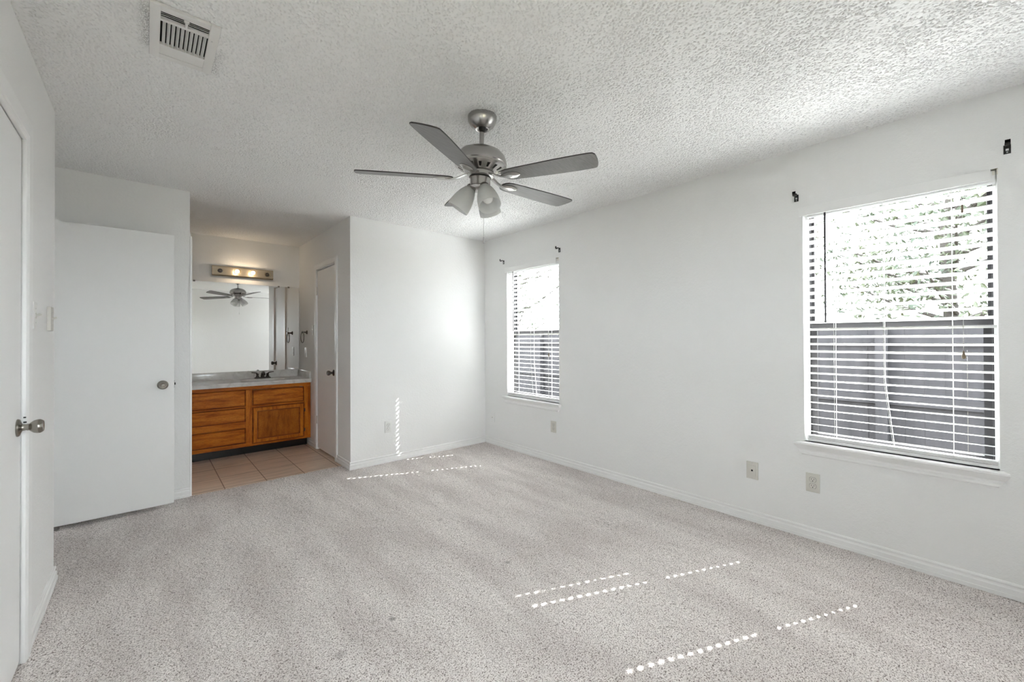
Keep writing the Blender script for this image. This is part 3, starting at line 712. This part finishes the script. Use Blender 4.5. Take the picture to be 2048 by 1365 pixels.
# countertop with an oval bowl
e = empty('vanity_countertop', (.7, 5.48, .745)); tag(e, 'grey cultured marble countertop with moulded oval sink and backsplash', 'countertop')
nx, ny = 120, 64
x0, x1, y0, y1 = XA0+.002, 1.4535, 5.222, 5.748
vs = []; fs = []
for i in range(nx+1):
    for j in range(ny+1):
        x = x0+(x1-x0)*i/nx; y = y0+(y1-y0)*j/ny
        dd_ = math.sqrt(((x-1.0)/.225)**2+((y-5.445)/.160)**2)
        z = .790
        if dd_ < 1: z -= .125*(1-dd_**2)**.6
        elif dd_ < 1.12: z += .003*math.sin((dd_-1)/.12*PI)
        if y-y0 < .012: z -= .012-math.sqrt(max(0, .012**2-(.012-(y-y0))**2))
        vs.append((x, y, z))
for i in range(nx):
    for j in range(ny):
        a = i*(ny+1)+j; fs.append((a, a+ny+1, a+ny+2, a+1))
m = MB().add(vs, fs)
m.box(x0, x1, y0, y0+.004, .746, .780).box(x0, x1, y0+.002, y0+.05, .746, .752)
m.build('sink_top', M_marble, e, smooth=40)
MB().box(x0, x1-.018, 5.729, 5.7485, .789, .876, .003).build('backsplash', M_marble, e, smooth=40)
MB().box(1.436, 1.4540, 5.246, 5.7485, .789, .872, .003).build('side_splash', M_marble, e, smooth=40)
MB().lathe([(0, 0), (.02, 0), (.022, .003), (0, .004)], 20, Matrix.Translation((1.0, 5.445, .668))).build('drain', M_steel, e, smooth=40)
# faucet
FX, FY, FZ = 1.025, 5.628, .7905
e = empty('faucet', (FX, FY, FZ)); tag(e, 'dark bronze two-handle faucet standing behind the sink', 'faucet')
MB().box(FX-.082, FX+.082, FY-.025, FY+.025, FZ, FZ+.016, .006).build('base_plate', M_bronze, e, smooth=40)
MB().tube([(FX, FY, FZ+.012), (FX, FY-.002, FZ+.045), (FX, FY-.018, FZ+.070), (FX, FY-.050, FZ+.075), (FX, FY-.085, FZ+.064), (FX, FY-.098, FZ+.050)], [.022, .017, .015, .0135, .012, .0115], 14).build('spout', M_bronze, e, smooth=50)
MB().tube([(FX, FY+.014, FZ+.012), (FX, FY+.014, FZ+.075)], .003, 8).sphere((FX, FY+.014, FZ+.078), .006, 12, 8).build('lift_rod', M_bronze, e, smooth=50)
for s in (-1, 1):
    hx = FX+s*.052
    h_ = MB().lathe([(.021, .010), (.019, .022), (.014, .030), (.012, .044), (.015, .052), (.013, .060), (0, .062)], 20, Matrix.Translation((hx, FY, FZ))).build('handle', M_bronze, e, smooth=40)
    MB().tube([(hx, FY, FZ+.054), (hx+s*.012, FY-.002, FZ+.068), (hx+s*.034, FY-.006, FZ+.073), (hx+s*.062, FY-.010, FZ+.076)], [.008, .0065, .0055, .005], 10).build('lever', M_bronze, h_, smooth=50)

# mirror
e = empty('vanity_mirror', (.72, YA, .88)); tag(e, 'large frameless wall mirror above the vanity countertop', 'mirror')
MB().box(XA0+.002, 1.449, YA-.007, YA-.001, .8775, 1.908).build('mirror_glass', M_mirror, e)
for x in (.386, 1.22, 1.33): MB().box(x-.010, x+.010, YA-.011, YA-.001, 1.898, 1.916, .002).build('clip', M_clip, e)

# light bar
e = empty('vanity_light', (.849, YA, 2.04)); tag(e, 'brass vanity light bar with two lit globe bulbs above the mirror', 'light fixture')
zc = 2.038
MB().prism([(0, -.056), (.030, -.056), (.042, -.044), (.042, .044), (.030, .056), (0, .056)], lambda a, z: Vector((.545, YA-a, zc+z)), lambda a, z: Vector((1.153, YA-a, zc+z))).build('back_plate', M_brass, e)
for i, x in enumerate((.620, .776, .932, 1.088)):
    Ms = MT((x, YA-.042, zc), (0, -1, 0))
    so = MB().lathe([(.024, 0), (.024, .004), (.021, .010), (.0195, .014), (.0175, .014), (.016, .004), (0, .004)], 28, Ms, cap=False).build('socket', M_bronze if i in (0, 3) else M_brass, e, smooth=40)
    if i == 0:
        MB().lathe([(.006, .004), (.005, .010), (0, .010)], 14, Ms, cap=False).build('contact', M_knob, so, smooth=40)
    else:
        prof = [(.013, .006), (.014, .014), (.020, .022), (.030, .032), (.0375, .046), (.040, .060), (.0375, .076), (.029, .090), (.016, .098), (0, .1005)]
        MB().lathe(prof, 32, Ms, cap=False).build('bulb', M_bulbglass, so, smooth=60)
        if i < 3: MB().sphere(tuple(Ms @ Vector((0, 0, .056))), .0195, 20, 12).build('glow', M_lit, so, smooth=60)
        if i == 3:
            MB().tube([tuple(Ms @ Vector(p)) for p in ((-.006, 0, .008), (-.010, 0, .05), (0, .003, .056), (.010, 0, .05), (.006, 0, .008))], .0012, 6).build('filament', M_brass, so, smooth=50)

# towel ring
TY, TZ = 5.405, 1.338
e = empty('towel_ring', (XA, TY, TZ)); tag(e, 'dark bronze towel ring on the alcove side wall', 'towel ring')
MB().lathe([(0, 0), (.024, 0), (.024, .004), (.016, .010), (.010, .016), (.009, .042), (.012, .046), (.012, .058), (.008, .062), (0, .062)], 24, MT((XA, TY, TZ), (-1, 0, 0))).build('post', M_bronze, e, smooth=35)
rr = .066
MB().tube([(XA-.052, TY+rr*math.sin(2*PI*k/36), TZ-rr+.004+rr*math.cos(2*PI*k/36)) for k in range(36)], .0042, 8, closed=True).build('ring', M_bronze, e, smooth=60)

# ------------------------------------------------------------------ outside the windows
M_ground = mat('dry_lawn', (.12, .10, .06), .95)
vg = coords(M_ground); setcol(M_ground, ramp(M_ground, noise(M_ground, vg, 6, 5, .7), [(.3, (.05, .05, .03)), (.7, (.14, .12, .075))]))
struct(MB().box(-14, 40, -30, 40, -.45, -.25).build('ground', M_ground))
M_fence = mat('weathered_dark_fence', (.05, .045, .05), .85)
vf = coords(M_fence, (1, 1, .12)); setcol(M_fence, ramp(M_fence, noise(M_fence, vf, 9, 5, .6), [(.3, (.009, .0085, .011)), (.7, (.021, .0195, .023))]))
XF = 5.6
e = empty('backyard_fence', (XF, 2, -.25)); tag(e, 'dark weathered wooden board fence seen through the blinds', 'fence')
m = MB(); y = -7.0; rg = random.Random(3)
while y < 11:
    w = .138; zt = 1.40+rg.uniform(-.02, .02)
    m.box(XF+rg.uniform(-.004, .004), XF+.018, y, y+w, -.25, zt); y += w+.0006
m.build('boards', M_fence, e)
for z in (.0, .62, 1.22): MB().box(XF-.040, XF, -7, 11, z-.045, z+.045).build('rail', M_fence, e)
for k in range(8): MB().box(XF-.13, XF-.041, -6.6+k*2.4, -6.51+k*2.4, -.25, 1.36).build('post', M_fence, e)
M_bark = mat('tree_bark', (.035, .03, .026), .9)
def leafmat(name, c0, c1):
    m = mat(name, c0, .6); oi = N(m, 'ShaderNodeTexCoord'); n_ = N(m, 'ShaderNodeTexNoise'); n_.inputs['Scale'].default_value = 1.7; n_.inputs['Detail'].default_value = 4
    m.node_tree.links.new(oi.outputs['Object'], n_.inputs['Vector']); setcol(m, ramp(m, n_.outputs['Fac'], [(.35, c0), (.65, c1)])); return m
M_leaf1 = leafmat('green_leaves', (.018, .030, .016), (.05, .058, .030))
M_leaf2 = leafmat('autumn_leaves', (.030, .032, .020), (.085, .065, .040))
def tree(x, y, h, r, leaves, seed, label, cat='tree'):
    rg = random.Random(seed)
    e = empty('garden_tree', (x, y, -.25)); tag(e, label, cat, 'trees beyond the fence')
    m = MB(); m.tube([(x, y, -.25), (x+.06, y+.04, h*.3), (x-.03, y+.1, h*.62), (x+.05, y, h*.85)], [.10, .085, .06, .025], 10)
    tips = []
    for k in range(20):
        a = rg.uniform(0, 2*PI); z0 = h*rg.uniform(.22, .7); L = r*rg.uniform(.55, 1.0)
        p = [(x, y, z0), (x+L*.5*math.cos(a), y+L*.5*math.sin(a), z0+L*.22), (x+L*math.cos(a), y+L*math.sin(a), z0+L*.55)]
        m.tube(p, [.035, .022, .008], 7); tips += [Vector(p[1]), Vector(p[2]), (Vector(p[1])+Vector(p[2]))/2]
    m.build('trunk', M_bark, e, smooth=50)
    m = MB()
    for t in tips:
        for _ in range(90):
            d_ = Vector((rg.gauss(0, 1), rg.gauss(0, 1), rg.gauss(0, .7)))*r*.20; c_ = t+d_
            u = Vector((rg.uniform(-1, 1), rg.uniform(-1, 1), rg.uniform(-1, 1))).normalized(); w_ = u.orthogonal().normalized(); s_ = rg.uniform(.03, .068)
            nrm = u.cross(w_)*s_*.18
            m.add([c_-u*s_, c_+w_*s_*.45+nrm, c_+u*s_, c_-w_*s_*.45+nrm], [(0, 1, 2), (0, 2, 3)])
    m.build('foliage', leaves, e)
tree(8.4, .2, 4.4, 1.75, M_leaf1, 1, 'green leafy tree beyond the fence, behind the large window')
tree(10.6, 3.6, 4.8, 1.6, M_leaf2, 2, 'russet tree beyond the fence, between the two windows')
tree(8.9, -3.6, 4.2, 1.6, M_leaf2, 4, 'thin russet tree beyond the fence, past the window edge nearest the photo edge')
tree(8.8, 9.9, 4.6, 1.9, M_leaf1, 3, 'green leafy tree beyond the fence, behind the far window')
tree(13.4, 7.6, 4.8, 1.8, M_leaf2, 5, 'distant russet tree beyond the fence, seen past the far window cord')
